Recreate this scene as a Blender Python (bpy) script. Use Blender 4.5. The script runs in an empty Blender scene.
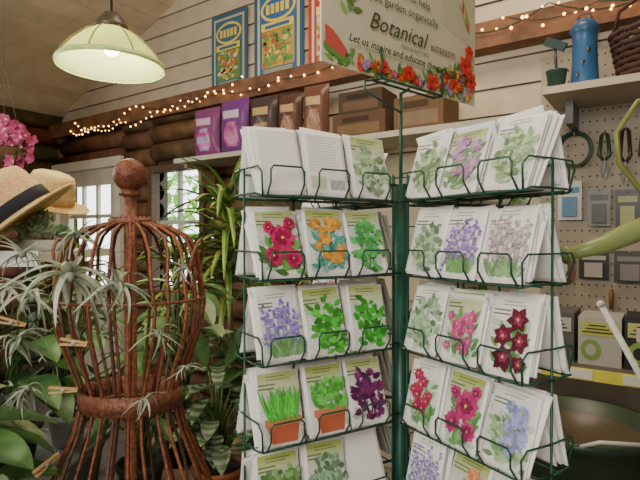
import bpy, math, random
from mathutils import Vector, Matrix
random.seed(7)
R=random.random
def U(a,b): return a+(b-a)*random.random()
sc=bpy.context.scene
TH=math.atan2(-.566,.825)
GR=Matrix.Rotation(-TH,4,'Z')   # whole place is turned so that the room is axis aligned

# ---------------- materials ----------------
MATS={}
def mat(name,rough=.6,metal=0,ns=30,namt=.15,bump=0,bs=60,trans=0,spec=.4):
    if name in MATS: return MATS[name]
    m=bpy.data.materials.new(name); m.use_nodes=True
    nt=m.node_tree; n=nt.nodes; l=nt.links
    b=n['Principled BSDF']
    at=n.new('ShaderNodeAttribute'); at.attribute_name='Col'
    tc=n.new('ShaderNodeTexCoord')
    no=n.new('ShaderNodeTexNoise'); no.inputs['Scale'].default_value=ns; no.inputs['Detail'].default_value=4
    l.new(tc.outputs['Object'],no.inputs['Vector'])
    mr=n.new('ShaderNodeMapRange'); mr.inputs[1].default_value=.3; mr.inputs[2].default_value=.7
    mr.inputs[3].default_value=1-namt; mr.inputs[4].default_value=1+namt
    l.new(no.outputs[0],mr.inputs[0])
    mx=n.new('ShaderNodeVectorMath'); mx.operation='SCALE'
    l.new(at.outputs['Color'],mx.inputs[0]); l.new(mr.outputs[0],mx.inputs['Scale'])
    l.new(mx.outputs[0],b.inputs['Base Color'])
    b.inputs['Roughness'].default_value=rough; b.inputs['Metallic'].default_value=metal
    b.inputs['Specular IOR Level'].default_value=spec
    if bump:
        n2=n.new('ShaderNodeTexNoise'); n2.inputs['Scale'].default_value=bs
        l.new(tc.outputs['Object'],n2.inputs['Vector'])
        bp=n.new('ShaderNodeBump'); bp.inputs['Strength'].default_value=bump; bp.inputs['Distance'].default_value=.01
        l.new(n2.outputs[0],bp.inputs['Height']); l.new(bp.outputs[0],b.inputs['Normal'])
    if trans:
        out=n['Material Output']; tr=n.new('ShaderNodeBsdfTranslucent'); ms=n.new('ShaderNodeMixShader')
        ms.inputs[0].default_value=trans
        l.new(mx.outputs[0],tr.inputs['Color']); l.new(b.outputs[0],ms.inputs[1]); l.new(tr.outputs[0],ms.inputs[2]); l.new(ms.outputs[0],out.inputs['Surface'])
    MATS[name]=m; return m
def emat(name,col,s):
    m=bpy.data.materials.new(name); m.use_nodes=True
    b=m.node_tree.nodes['Principled BSDF']
    b.inputs['Base Color'].default_value=(*col,1)
    b.inputs['Emission Color'].default_value=(*col,1); b.inputs['Emission Strength'].default_value=s
    return m
PAPER=mat('printed_paper',.5,ns=20,namt=.04)
LEAF=mat('leaf',.38,ns=25,namt=.3,trans=.2)
WIRE=mat('powder_coated_wire',.4,ns=60,namt=.2)
RUST=mat('rusty_metal',.5,.25,ns=90,namt=.4,bump=.3,bs=150)
PAINT=mat('painted_wood',.6,ns=6,namt=.12,bump=.1,bs=40)
LOG=mat('dark_log',.7,ns=9,namt=.4,bump=.4,bs=25)
STRAW=mat('straw',.8,ns=120,namt=.2,bump=.4,bs=250)
PLAS=mat('plastic',.35,ns=10,namt=.08)
CARD=mat('cardboard',.8,ns=12,namt=.1)
CONC=mat('concrete',.8,ns=4,namt=.25,bump=.2)
MATTE=mat('matte',.85,ns=30,namt=.2)
GLOW=emat('bulb_glow',(1,.5,.13),8)

# ---------------- mesh builder ----------------
class MB:
    def __init__(s): s.v=[];s.f=[];s.c=[];s.m=[];s.s=[];s.M=Matrix.Identity(4);s.mi=0
    def add(s,vs,fs,col,smooth=False):
        o=len(s.v)
        for p in vs: s.v.append(s.M@Vector(p))
        for i,f in enumerate(fs):
            s.f.append([o+k for k in f]); s.c.append(col[i] if isinstance(col,list) else col); s.m.append(s.mi); s.s.append(smooth)
    def box(s,c,d,col,rot=None):
        x,y,z=[k/2 for k in d]
        vs=[Vector((a*x,b*y,e*z)) for e in(-1,1) for b in(-1,1) for a in(-1,1)]
        if rot is not None: vs=[rot@v for v in vs]
        vs=[v+Vector(c) for v in vs]
        s.add(vs,[(0,2,3,1),(4,5,7,6),(0,1,5,4),(2,6,7,3),(0,4,6,2),(1,3,7,5)],col)
    def tube(s,pts,r,col,n=6,closed=False):
        pts=[Vector(p) for p in pts]; N=len(pts)
        rs=r if isinstance(r,list) else [r]*N
        vs=[];prev=None
        for i,p in enumerate(pts):
            if closed: t=pts[(i+1)%N]-pts[i-1]
            else: t=pts[min(i+1,N-1)]-pts[max(i-1,0)]
            if t.length<1e-9: t=Vector((0,0,1))
            t.normalize()
            if prev is None:
                a=Vector((0,0,1)) if abs(t.z)<.9 else Vector((1,0,0))
                prev=t.cross(a).normalized()
            else:
                prev=(prev-t*prev.dot(t))
                if prev.length<1e-6: prev=t.cross(Vector((0,0,1)))
                prev.normalize()
            b=t.cross(prev)
            for k in range(n):
                an=2*math.pi*k/n
                vs.append(p+(prev*math.cos(an)+b*math.sin(an))*rs[i])
        fs=[]
        for i in range(N if closed else N-1):
            j=(i+1)%N
            for k in range(n): fs.append((i*n+k,i*n+(k+1)%n,j*n+(k+1)%n,j*n+k))
        if not closed: fs.append(tuple(range(n))[::-1]); fs.append(tuple((N-1)*n+k for k in range(n)))
        s.add(vs,fs,col,True)
    def lathe(s,prof,c,col,n=24,ax=None,sy=1,wave=None):
        vs=[];fs=[];cols=[]
        c=Vector(c)
        for i,(r,z) in enumerate(prof):
            for k in range(n):
                a=2*math.pi*k/n
                rr=r*(wave(a,i) if wave else 1)
                v=Vector((rr*math.cos(a),rr*sy*math.sin(a),z))
                if ax is not None: v=ax@v
                vs.append(c+v)
        for i in range(len(prof)-1):
            for k in range(n):
                fs.append((i*n+k,i*n+(k+1)%n,(i+1)*n+(k+1)%n,(i+1)*n+k)); cols.append(col[i] if isinstance(col,list) else col)
        s.add(vs,fs,cols,True)
    def ball(s,c,r,col,n=10,sz=1):
        m=max(4,n//2)
        s.lathe([(max(1e-4,r*math.sin(math.pi*i/m)),-r*sz*math.cos(math.pi*i/m)) for i in range(m+1)],c,col,n)
    def poly(s,pts,col): s.add(pts,[tuple(range(len(pts)))],col)
    def leaf(s,p,d,L,W,col,col2=None,droop=.5,n=6,fold=.2,kind='lance',stripe=False,side=None,curl=0):
        p=Vector(p);d=Vector(d).normalized()
        rows=[];q=p.copy();dd=d.copy()
        sd=d.cross(Vector((0,0,1))) if side is None else Vector(side)
        if sd.length<.05: sd=Vector((1,0,0))
        sd.normalize()
        for i in range(n+1):
            t=i/n
            if kind=='lance': w=W*max(.02,math.sin(math.pi*min(1,t**.8*.98+.02)))**.8
            elif kind=='heart': w=W*max(.02,(min(1,t*4.5+.15))*(1-t**2.2)**.9)
            else: w=W*(1-t)**.6+W*.02
            up=sd.cross(dd).normalized()
            rows.append((q-sd*w/2+up*fold*w,q.copy(),q+sd*w/2+up*fold*w))
            dd=(dd+Vector((0,0,-droop/n))+sd*curl/n).normalized(); q=q+dd*L/n
        vs=[a for r in rows for a in r]; fs=[];cols=[]
        for i in range(n):
            o=i*3
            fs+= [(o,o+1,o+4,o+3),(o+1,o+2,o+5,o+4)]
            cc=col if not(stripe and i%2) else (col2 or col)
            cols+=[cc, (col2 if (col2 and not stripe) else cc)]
        s.add(vs,fs,cols,True)
    def text(s,str_,x,z,size,y,col,shear=0,align='LEFT',bold=0):
        cu=bpy.data.curves.new('t','FONT'); cu.body=str_; cu.size=size; cu.shear=shear; cu.align_x=align; cu.offset=bold
        cu.resolution_u=2
        ob=bpy.data.objects.new('t',cu); sc.collection.objects.link(ob)
        me=bpy.data.meshes.new_from_object(ob.evaluated_get(bpy.context.evaluated_depsgraph_get()))
        vs=[(x+v.co.x,y,z+v.co.y) for v in me.vertices]; fs=[tuple(p.vertices) for p in me.polygons]
        s.add(vs,fs,col)
        bpy.data.objects.remove(ob); bpy.data.meshes.remove(me); bpy.data.curves.remove(cu)
    def build(s,name,mats,parent=None):
        if not isinstance(mats,list): mats=[mats]
        s.v=[GR@v for v in s.v]
        xs=[v.x for v in s.v]; ys=[v.y for v in s.v]; zs=[v.z for v in s.v]
        o=Vector(((min(xs)+max(xs))/2,(min(ys)+max(ys))/2,min(zs)))
        me=bpy.data.meshes.new(name)
        me.from_pydata([v-o for v in s.v],[],s.f)
        ca=me.color_attributes.new('Col','FLOAT_COLOR','CORNER')
        buf=[]
        for p,c in zip(me.polygons,s.c): buf+= [c[0],c[1],c[2],1.0]*p.loop_total
        ca.data.foreach_set('color',buf)
        me.polygons.foreach_set('material_index',s.m); me.polygons.foreach_set('use_smooth',s.s)
        for m in mats: me.materials.append(m)
        me.update()
        ob=bpy.data.objects.new(name,me); ob.location=o; sc.collection.objects.link(ob)
        if parent: ob.parent=parent; ob.matrix_parent_inverse=Matrix.Translation(-parent.location)
        return ob
def empty(name,loc):
    e=bpy.data.objects.new(name,None); e.empty_display_size=.1; e.location=GR@Vector(loc); sc.collection.objects.link(e); return e

# ---------------- room frame ----------------
C=Vector((-2.58,4.97,0))
RM=Matrix.Translation(C)@Matrix.Rotation(TH,4,'Z')   # local: x along back wall, -y into room
RL,RW=9.0,5.6
CREAM=(.54,.46,.34); LOGC=(.13,.062,.03); WHITE=(.8,.8,.78)
CE0,SL,RA=2.65,.4,5.2
def ceilz(a): return CE0+SL*a if a<RA else CE0+SL*RA-SL*(a-RA)

mb=MB(); mb.M=RM; mb.box((RL/2,-RW/2,-.05),(RL+.4,RW+.4,.1),(.18,.17,.16)); mb.build('floor',CONC)
mb=MB(); mb.M=RM
CC=(.66,.54,.37)
def slope(a0,a1,g):
    n=int(abs(a1-a0)/.15)
    for i in range(n):
        x0=a0+(a1-a0)*i/n; x1=a0+(a1-a0)*(i+1)/n-.006
        z0,z1=ceilz(x0),ceilz(x1); t=U(.9,1.08); c=(g[0]*t,g[1]*t,g[2]*t)
        vs=[(x0,.1,z0),(x1,.1,z1),(x1,-RW-.1,z1),(x0,-RW-.1,z0)]
        vs+= [(a,b,z+.03) for a,b,z in vs]
        mb.add(vs,[(0,1,2,3),(4,7,6,5),(0,4,5,1),(1,5,6,2),(2,6,7,3),(3,7,4,0)],c)
slope(-.15,RA,CC); slope(RA,RL+.15,CC)
mb.add([(-.15,.1,ceilz(-.15)+.035),(RA,.1,ceilz(RA)+.035),(RA,-RW-.1,ceilz(RA)+.035),(-.15,-RW-.1,ceilz(-.15)+.035)],[(0,1,2,3)],(.05,.04,.03))
mb.add([(RL+.15,.1,ceilz(RL+.15)+.035),(RA,.1,ceilz(RA)+.035),(RA,-RW-.1,ceilz(RA)+.035),(RL+.15,-RW-.1,ceilz(RL+.15)+.035)],[(0,1,2,3)],(.05,.04,.03))
mb.build('ceiling',PAINT)

# back wall
mb=MB(); mb.M=RM
D0,D1,DZ=.12,1.12,2.12
N0,N1,NZ0,NZ1=1.5,2.15,1.0,2.05
LG=3.0
def seg(a0,a1,z0,z1,c=(.06,.04,.025)): mb.box(((a0+a1)/2,.06,(z0+z1)/2),(a1-a0,.1,z1-z0),c)
seg(-.1,D0,0,2.6);seg(D0,D1,DZ,2.6);seg(D1,N0,0,2.6);seg(N0,N1,0,NZ0);seg(N0,N1,NZ1,2.6);seg(N1,RL+.1,0,2.6)
mb.add([(0,.02,2.6),(RL,.02,2.6),(RL,.02,ceilz(RL)),(RA,.02,ceilz(RA)),(0,.02,CE0)],[(0,1,2,3,4)],(.12,.09,.06))
z=2.56
while z<4.75:
    z1=z+.135; a0=max(0,(z-CE0)/SL); a1=min(RL,2*RA-(z-CE0)/SL)
    if a1>a0:
        t=U(.92,1.06)
        a0b=max(0,(z1-CE0)/SL);a1b=min(RL,2*RA-(z1-CE0)/SL)
        mb.add([(a0,-.012,z),(a1,-.012,z),(a1b,0,z1),(a0b,0,z1),(a0,.02,z),(a1,.02,z)],[(0,1,2,3),(4,5,1,0)],tuple(k*t for k in CREAM))
    z+=.141
mb.mi=1
def logs(a0,a1,z0,z1):
    z=z0
    while z<z1-.05:
        r=.075; mb.tube([(a0,.0,z+r),((a0+a1)/2,.0,z+r),(a1,.0,z+r)],r,tuple(k*U(.8,1.2) for k in LOGC),10); z+=.148
logs(0,D0,0,2.45);logs(D0,D1,DZ,2.45);logs(D1,N0,0,2.45);logs(N0,N1,0,NZ0-.05);logs(N0,N1,NZ1+.05,2.45);logs(N1,LG,0,2.45)
mb.mi=0
z=0
while z<2.44:
    t=U(.92,1.05)
    mb.add([(LG,-.012,z),(RL,-.012,z),(RL,0,z+.135),(LG,0,z+.135),(LG,.02,z),(RL,.02,z)],[(0,1,2,3),(4,5,1,0)],tuple(k*t for k in CREAM)); z+=.141
mb.build('wall_back',[PAINT,LOG])
mb=MB(); mb.M=RM; mb.box((-.07,-RW/2,1.32),(.06,RW,2.64),(.05,.03,.02)); z=.0
while z<2.6:
    mb.tube([(-.02,.05,z+.08),(-.02,-RW/2,z+.08),(-.02,-RW,z+.08)],.082,tuple(k*U(.8,1.3) for k in LOGC),10); z+=.158
mb.build('wall_left',LOG)
mb=MB(); mb.M=RM; mb.box((RL+.05,-RW/2,1.6),(.1,RW,3.2),CREAM); mb.build('wall_right',PAINT)
mb=MB(); mb.M=RM
mb.add([(0,-RW-.02,0),(RL,-RW-.02,0),(RL,-RW-.02,ceilz(RL)),(RA,-RW-.02,ceilz(RA)),(0,-RW-.02,CE0)],[(4,3,2,1,0)],CREAM); mb.build('wall_front',PAINT)
mb=MB(); mb.M=RM; mb.box((RL/2,-.06,2.495),(RL,.12,.13),(.17,.08,.04)); mb.build('trim_1',LOG)

# door
mb=MB(); mb.M=RM
def frame(a0,a1,z0,z1,w,y,t,c): 
    mb.box(((a0+a1)/2,y,z1-w/2),(a1-a0,t,w),c); mb.box(((a0+a1)/2,y,z0+w/2),(a1-a0,t,w),c)
    mb.box((a0+w/2,y,(z0+z1)/2),(w,t,z1-z0-2*w),c); mb.box((a1-w/2,y,(z0+z1)/2),(w,t,z1-z0-2*w),c)
DC=(.74,.70,.58)
frame(D0-.05,D1+.05,0.0,DZ+.05,.08,-.1,.04,DC)
frame(D0+.01,D1-.01,.02,DZ-.02,.15,-.045,.05,DC)
mb.box(((D0+D1)/2,-.045,.6),(.72,.04,.9),DC)
for k in(1,2): mb.box((D0+.16+k*.227,-.045,1.5),(.03,.03,.98),DC)
for k in(1,2): mb.box(((D0+D1)/2,-.045,1.05+k*.31),(.7,.03,.03),DC)
mb.box((D1-.1,-.09,1.02),(.03,.05,.14),(.3,.22,.08))
mb.build('door_1',PAINT)
mb=MB(); mb.M=RM
frame(N0,N1,NZ0,NZ1,.05,-.05,.08,(.09,.05,.03))
mb.box(((N0+N1)/2,-.03,(NZ0+NZ1)/2),(.03,.03,NZ1-NZ0-.1),(.5,.5,.45)); mb.box(((N0+N1)/2,-.03,1.6),(.55,.03,.03),(.5,.5,.45))
mb.build('window_1',PAINT)

# outside
mb=MB(); mb.M=RM; mb.box((1.5,3.2,-.06),(9,6,.1),(.12,.22,.06)); mb.build('ground',MATTE)
mb=MB(); mb.M=RM
for i in range(1500):
    p=(U(-1,3.6),U(1.6,2.3),U(0,2.3)); g=U(.7,1.8)
    mb.leaf(p,(U(-1,1),U(-1,.3),U(-.3,1)),U(.15,.3),U(.06,.12),(.22*g,.45*g,.08*g),n=3)
mb.tube([(-1,2,0),(1.2,2,.9),(3.6,2,0)],.15,(.05,.1,.03)); mb.build('garden_hedge',LEAF)

# string lights
mb=MB(); mb.M=RM
def strand(pts,nb):
    P=[]
    for i in range(len(pts)-1):
        a=Vector(pts[i]);b=Vector(pts[i+1])
        for k in range(6):
            t=k/6; q=a.lerp(b,t); q.z-=.045*math.sin(math.pi*t); P.append(q)
    P.append(Vector(pts[-1])); mb.mi=0; mb.tube(P,.003,(.02,.04,.02),4)
    mb.mi=1
    for i in range(nb):
        f=i/(nb-1)*(len(P)-1); k=min(int(f),len(P)-2); q=P[k].lerp(P[k+1],f-k)+Vector((0,-.005,U(-.03,.015)))
        mb.ball(q,U(.0055,.009),(1,.6,.2),6)
strand([(.45,-.135,2.46),(.8,-.135,2.45),(1.2,-.135,2.43),(1.7,-.135,2.48),(2.3,-.135,2.52),(2.9,-.135,2.5)],38)
strand([(.55,-.15,2.5),(.9,-.15,2.46),(1.4,-.15,2.55),(2.0,-.15,2.5),(2.6,-.15,2.57)],28)
strand([(2.9,-.135,2.5),(3.5,-.135,2.57),(4.1,-.135,2.52),(4.5,-.135,2.57),(4.9,-.135,2.5),(5.6,-.135,2.57)],30)
strand([(4.3,-.15,2.55),(4.7,-.15,2.52),(5.2,-.15,2.53)],10)
mb.build('string_lights',[WIRE,GLOW])

# soil bags displayed flat on the gable
def poster(a0,a1,z0,z1,bg,bands,seed):
    random.seed(seed); mb=MB(); mb.M=RM; w=a1-a0;h=z1-z0
    mb.box(((a0+a1)/2,-.025,(z0+z1)/2),(w,.012,h),bg)
    def rc(x0,x1,y0,y1,c,k): mb.poly([(a0+w*x0,-.031-k*.001,z0+h*y0),(a0+w*x1,-.031-k*.001,z0+h*y0),(a0+w*x1,-.031-k*.001,z0+h*y1),(a0+w*x0,-.031-k*.001,z0+h*y1)],c)
    def el(cx,cy,rx,ry,c,k): mb.poly([(a0+w*(cx+rx*math.cos(t*math.pi/8)),-.031-k*.001,z0+h*(cy+ry*math.sin(t*math.pi/8))) for t in range(16)],c)
    rc(.07,.93,.05,.95,bands[0],1); rc(.12,.88,.08,.92,bands[1],2)
    el(.5,.74,.36,.14,bands[2],3); el(.5,.74,.31,.11,bands[1],4)
    for k in range(5): rc(.26+.1*k,.33+.1*k,.69,.79,bands[2],5)
    rc(.17,.83,.14,.58,bands[3],3)
    for i in range(70):
        el(U(.22,.78),U(.17,.5),U(.02,.07),U(.012,.035),random.choice(bands[4:]),4+i%4)
    rc(.17,.83,.52,.6,bands[2],9); rc(.25,.75,.54,.575,bands[1],10)
    for k in range(3): rc(.2,.8,.09+.014*k,.096+.014*k,bands[0],4)
    return mb
P=poster(2.18,2.53,2.54,3.10,(.04,.11,.16),[(.45,.42,.3),(.04,.13,.2),(.75,.55,.08),(.1,.22,.06),(.6,.4,.05),(.1,.35,.1),(.6,.55,.4),(.5,.15,.05)],1); P.build('soil_bag_poster',PAPER)
P=poster(2.6,3.02,2.54,3.19,(.04,.1,.2),[(.7,.6,.2),(.04,.14,.36),(.9,.65,.06),(.55,.36,.06),(.12,.35,.08),(.5,.12,.05),(.75,.6,.15),(.2,.3,.1)],2); P.build('soil_bag_poster',PAPER)
P=poster(3.06,3.45,2.54,3.2,(.5,.05,.025),[(.7,.65,.5),(.5,.06,.03),(.8,.7,.3),(.6,.6,.5),(.2,.35,.1),(.5,.12,.05),(.7,.5,.1)],3); P.build('soil_bag_poster',PAPER)
random.seed(11)

# shelf + bags
mb=MB(); mb.M=RM; SZ=2.02
mb.box((3.3,-.215,SZ-.015),(2.25,.33,.03),(.5,.45,.36))
for a in(2.25,2.85,3.5,4.2): mb.box((a,-.15,SZ-.1),(.03,.13,.14),(.3,.2,.1)); mb.box((a,-.2,SZ-.045),(.03,.28,.03),(.3,.2,.1))
mb.build('storage_shelf',PAINT)
def pillow(mb,c,w,h,t,cols,rot=0,n=14):
    c=Vector(c); Rz=Matrix.Rotation(rot,3,'Z'); vs=[];fs=[];cs=[]
    for s in(-1,1):
        o=len(vs)
        for j in range(n+1):
            for i in range(n+1):
                u=i/n*2-1;v=j/n*2-1
                th=t/2*(1-u**4)*(1-v**4)*(1+.12*math.sin(5*u+7*v))+.002
                vs.append(c+Rz@Vector((u*w/2*(1-.05*(1-abs(v))),s*th,h/2+v*h/2)))
        for j in range(n):
            for i in range(n):
                a=o+j*(n+1)+i; f=(a,a+1,a+n+2,a+n+1); fs.append(f if s<0 else f[::-1])
                if i in(0,n-1) or j in(0,1,n-1,n-2): k=0
                elif j in(n-4,n-5): k=1 if 2<i<n-3 else 0
                elif j==n-3 or j==n-6: k=0
                elif (i-n/2)**2+(j-4.5)**2<15: k=2+((i*3+j*j)%max(1,len(cols)-2))
                else: k=0
                cs.append(cols[min(k,len(cols)-1)])
    mb.add(vs,fs,cs,True)
bagc=[[(.22,.05,.18),(.6,.4,.5),(.5,.05,.3),(.4,.3,.45),(.2,.3,.12)],[(.16,.04,.22),(.65,.5,.6),(.4,.06,.25),(.5,.12,.3),(.5,.45,.4)],[(.06,.04,.04),(.5,.35,.15),(.4,.2,.08),(.1,.08,.06),(.15,.26,.08)],[(.09,.04,.03),(.5,.3,.15),(.4,.12,.05),(.3,.2,.1)],[(.14,.06,.04),(.5,.35,.2),(.35,.12,.06),(.3,.24,.14)]]
for i,(a,w) in enumerate([(2.36,.24),(2.62,.25),(2.87,.22),(3.08,.18),(3.27,.17)]):
    mb=MB(); mb.M=RM; pillow(mb,(a,-.24,SZ+.002),w,U(.32,.37),.1,bagc[i],U(-.12,.12)); mb.build('product_bag',PLAS)
def carton(a,b,z,w,d,h,c,lab,rot=0,name='cardboard_box'):
    mb=MB(); mb.M=RM; M=Matrix.Rotation(rot,3,'Z')
    mb.box((a,-b,z+h/2),(w,d,h),c,M)
    def f(x,y,zz): return Vector((a,-b,z))+M@Vector((x,y,zz))
    mb.add([f(-w*.4,-d/2-.001,h*.15),f(w*.4,-d/2-.001,h*.15),f(w*.4,-d/2-.001,h*.55),f(-w*.4,-d/2-.001,h*.55)],[(0,1,2,3)],lab)
    mb.add([f(-w*.3,-d/2-.001,h*.65),f(w*.2,-d/2-.001,h*.65),f(w*.2,-d/2-.001,h*.85),f(-w*.3,-d/2-.001,h*.85)],[(0,1,2,3)],tuple(k*.4 for k in c))
    mb.add([f(-.02,-d/2-.001,h+.001),f(.02,-d/2-.001,h+.001),f(.02,d/2,h+.001),f(-.02,d/2,h+.001)],[(0,1,2,3)],tuple(k*1.4 for k in c))
    mb.build(name,CARD)
carton(3.6,.22,SZ,.32,.22,.13,(.10,.055,.028),(.16,.1,.05))
carton(3.6,.22,SZ+.13,.26,.2,.12,(.06,.035,.02),(.12,.07,.04),.05)
carton(3.94,.22,SZ,.26,.22,.17,(.14,.08,.04),(.2,.14,.09))

# pegboard & right shelving
mb=MB(); mb.M=RM; mb.box((5.3,-.03,1.65),(1.7,.02,1.4),(.34,.29,.22))
for i in range(34):
    for j in range(28):
        x=4.48+i*.03; z_=.97+j*.05
        mb.poly([(x-.0035,-.0415,z_-.0035),(x+.0035,-.0415,z_-.0035),(x+.0035,-.0415,z_+.0035),(x-.0035,-.0415,z_+.0035)],(.03,.03,.03))
mb.build('pegboard',PAINT)
SR=2.115
mb=MB(); mb.M=RM; mb.box((5.27,-.22,SR-.015),(1.5,.34,.03),(.5,.43,.32)); 
for a in(4.6,5.2,5.9): mb.box((a,-.14,SR-.08),(.03,.18,.1),(.2,.2,.2))
mb.build('storage_shelf',PAINT)
SH1=.985
mb=MB(); mb.M=RM
for z_ in(SH1,.5,.12): mb.box((5.2,-.27,z_-.015),(1.7,.4,.03),(.12,.1,.09))
for a in(4.36,6.04): mb.box((a,-.27,.5),(.03,.4,.97),(.1,.08,.07))
mb.build('shelving_unit',PAINT)
mb=MB(); mb.M=RM; mb.box((5.2,-.475,SH1-.022),(1.66,.006,.045),(.8,.75,.1))
for k in range(9): mb.box((4.5+k*.18,-.479,SH1-.022),(.08,.004,.035),(.8,.8,.75))
mb.build('price_strip',PAPER)
def pbox(a,w,h,c1,c2,c3,txt,z=SH1):
    mb=MB(); mb.M=RM; mb.box((a,-.3,z+h/2),(w,.2,h),c1)
    x=a-w/2
    mb.poly([(x+.01,-.4015,z+h*.62),(x+w-.01,-.4015,z+h*.62),(x+w-.01,-.4015,z+h*.9),(x+.01,-.4015,z+h*.9)],c2)
    mb.poly([(x+w*.3+w*.24*math.cos(t),-.4015,z+h*.32+h*.22*math.sin(t)) for t in [k*math.pi/6 for k in range(12)]],c3)
    mb.poly([(x+w*.3+w*.13*math.cos(t),-.402,z+h*.32+h*.12*math.sin(t)) for t in [k*math.pi/6 for k in range(12)]],c1)
    if txt: mb.text(txt,x+w*.6,z+h*.16,h*.22,-.4022,(.7,.7,.65))
    for k in range(3): mb.box((x+w*.45,-.402,z+h*(.69+.07*k)),(w*(.7-.15*k),.001,h*.025),(.03,.03,.03))
    mb.build('hose_box',PAPER)
pbox(4.46,.11,.17,(.4,.4,.36),(.35,.35,.3),(.1,.15,.1),'')
pbox(4.585,.12,.2,(.12,.12,.11),(.5,.5,.45),(.15,.3,.1),'')
pbox(4.735,.15,.19,(.45,.45,.4),(.5,.52,.12),(.2,.35,.1),'')
pbox(4.90,.16,.2,(.03,.03,.03),(.5,.52,.18),(.25,.4,.1),'50')
pbox(5.08,.17,.21,(.02,.02,.02),(.5,.5,.25),(.4,.4,.3),'50')
pbox(5.28,.2,.2,(.02,.02,.02),(.3,.5,.2),(.4,.4,.3),'75')
for i,a in enumerate((4.5,4.75,5.0)): pbox(a,.2,.2,(.08,.04,.1),(.3,.3,.4),(.3,.1,.05),'',.5)

# things on upper right shelf
mb=MB(); mb.M=RM
bx,by,bz=4.66,-.24,SR
BL=(.03,.11,.26)
mb.lathe([(.001,0),(.055,0),(.062,.012),(.056,.03),(.05,.12),(.048,.2),(.05,.24),(.062,.255),(.045,.285),(.02,.305),(.001,.31)],(bx,by,bz),[(.03,.09,.2),(.03,.09,.2),BL,BL,BL,BL,(.03,.09,.2),(.03,.08,.18),(.03,.08,.18),BL],22)
mb.tube([(bx-.03,by,bz+.29),(bx-.02,by,bz+.325),(bx+.02,by,bz+.325),(bx+.03,by,bz+.29)],.004,(.05,.05,.06))
for k in range(3): mb.ball((bx-.02+.02*k,by-.048,bz+.06+.05*k),.008,(.02,.02,.03),8); mb.tube([(bx-.02+.02*k,by-.04,bz+.05+.05*k),(bx-.02+.02*k,by-.085,bz+.05+.05*k)],.003,(.4,.3,.1),5)
mb.build('bird_feeder',PLAS)
def wbasket(a,b,z,r,h,c):
    mb=MB(); mb.M=RM
    for k in range(9):
        t=k/8; rr=r*(.75+.25*t); pts=[(a+rr*math.cos(x*math.pi/12),-b+rr*math.sin(x*math.pi/12)*.8,z+.012+t*h+(.004 if (x+k)%2 else -.004)) for x in range(24)]
        mb.tube(pts,h/17+.002,tuple(q*U(.8,1.2) for q in c),5,True)
    for x in range(16):
        an=x*math.pi/8; mb.tube([(a+r*.74*math.cos(an),-b+r*.74*.8*math.sin(an),z),(a+r*1.01*math.cos(an),-b+r*.81*math.sin(an),z+h+.02)],.006,c,5)
    mb.lathe([(.001,.01),(r*.75,.01)],(a,-b,z),c,16,sy=.8)
    mb.tube([(a-r,-b,z+h),(a-r*.8,-b,z+h+.12),(a,-b,z+h+.19),(a+r*.8,-b,z+h+.12),(a+r,-b,z+h)],.008,c)
    mb.build('wicker_basket',STRAW)
wbasket(4.90,.22,SR,.145,.19,(.055,.026,.018)); wbasket(5.26,.22,SR,.15,.2,(.12,.06,.03))
mb=MB(); mb.M=RM; mb.lathe([(.001,0),(.03,0),(.042,.08),(.045,.085),(.04,.085),(.001,.06)],(4.56,-.3,SR),(.03,.07,.06),16)
mb.tube([(4.56,-.3,SR+.06),(4.555,-.3,SR+.19)],.006,(.02,.04,.04)); mb.box((4.555,-.3,SR+.2),(.09,.02,.035),(.02,.05,.05),Matrix.Rotation(.5,3,'Y')); mb.build('hose_nozzle_stand',PLAS)

# tools hanging on pegboard
def hook(mb,a,z): mb.tube([(a,-.042,z),(a,-.075,z),(a,-.08,z+.012)],.003,(.3,.3,.3),5)
for i,(a,z_,l,c) in enumerate([(4.72,1.96,.2,(.03,.06,.03)),(4.80,1.97,.24,(.06,.02,.015)),(4.875,1.95,.2,(.02,.02,.02)),(4.95,1.97,.22,(.25,.05,.03)),(5.03,1.96,.24,(.1,.12,.1))]):
    mb=MB(); mb.M=RM; hook(mb,a,z_)
    mb.tube([(a-.012,-.06,z_-.01),(a-.02,-.06,z_-l*.5),(a-.002,-.06,z_-l*.62)],[.008,.009,.006],c,6)
    mb.tube([(a+.012,-.06,z_-.01),(a+.02,-.06,z_-l*.5),(a+.002,-.06,z_-l*.62)],[.008,.009,.006],c,6)
    mb.tube([(a-.012,-.06,z_-.012),(a,-.06,z_+.004),(a+.012,-.06,z_-.012)],.006,c,6)
    mb.leaf((a,-.062,z_-l*.6),(0.05,0,-1),l*.45,.03,(.25,.25,.24),n=4,droop=0,side=(1,0,0)); mb.leaf((a,-.066,z_-l*.6),(-.08,0,-1),l*.4,.025,(.15,.15,.14),n=4,droop=0,side=(1,0,0))
    mb.build('pruning_shears',PLAS)
mb=MB(); mb.M=RM; hook(mb,4.6,1.96)
for k in range(5): mb.tube([(4.6+(.06+.004*k)*math.sin(x*math.pi/12),-.055-.006*k,1.895+(.07+.003*k)*math.cos(x*math.pi/12)) for x in range(24)],.003,(.03,.06,.04),5,True)
mb.build('garden_wire_coil',WIRE)
def blister(a,z,w,h,c1,c2):
    mb=MB(); mb.M=RM; hook(mb,a,z); mb.box((a,-.062,z-h/2+.01),(w,.004,h),c1); mb.box((a,-.072,z-h*.6),(w*.6,.02,h*.5),c2)
    mb.box((a,-.0655,z-h*.18),(w*.8,.003,h*.15),c2); mb.build('blister_pack_tool',PLAS)
blister(4.58,1.74,.1,.18,(.55,.56,.55),(.08,.2,.32)); blister(4.70,1.70,.09,.17,(.2,.2,.18),(.07,.08,.07)); blister(4.81,1.69,.09,.18,(.03,.03,.03),(.3,.3,.1)); blister(4.92,1.69,.09,.17,(.35,.06,.04),(.5,.5,.45)); blister(5.04,1.7,.1,.16,(.1,.25,.1),(.5,.5,.45))
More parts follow.
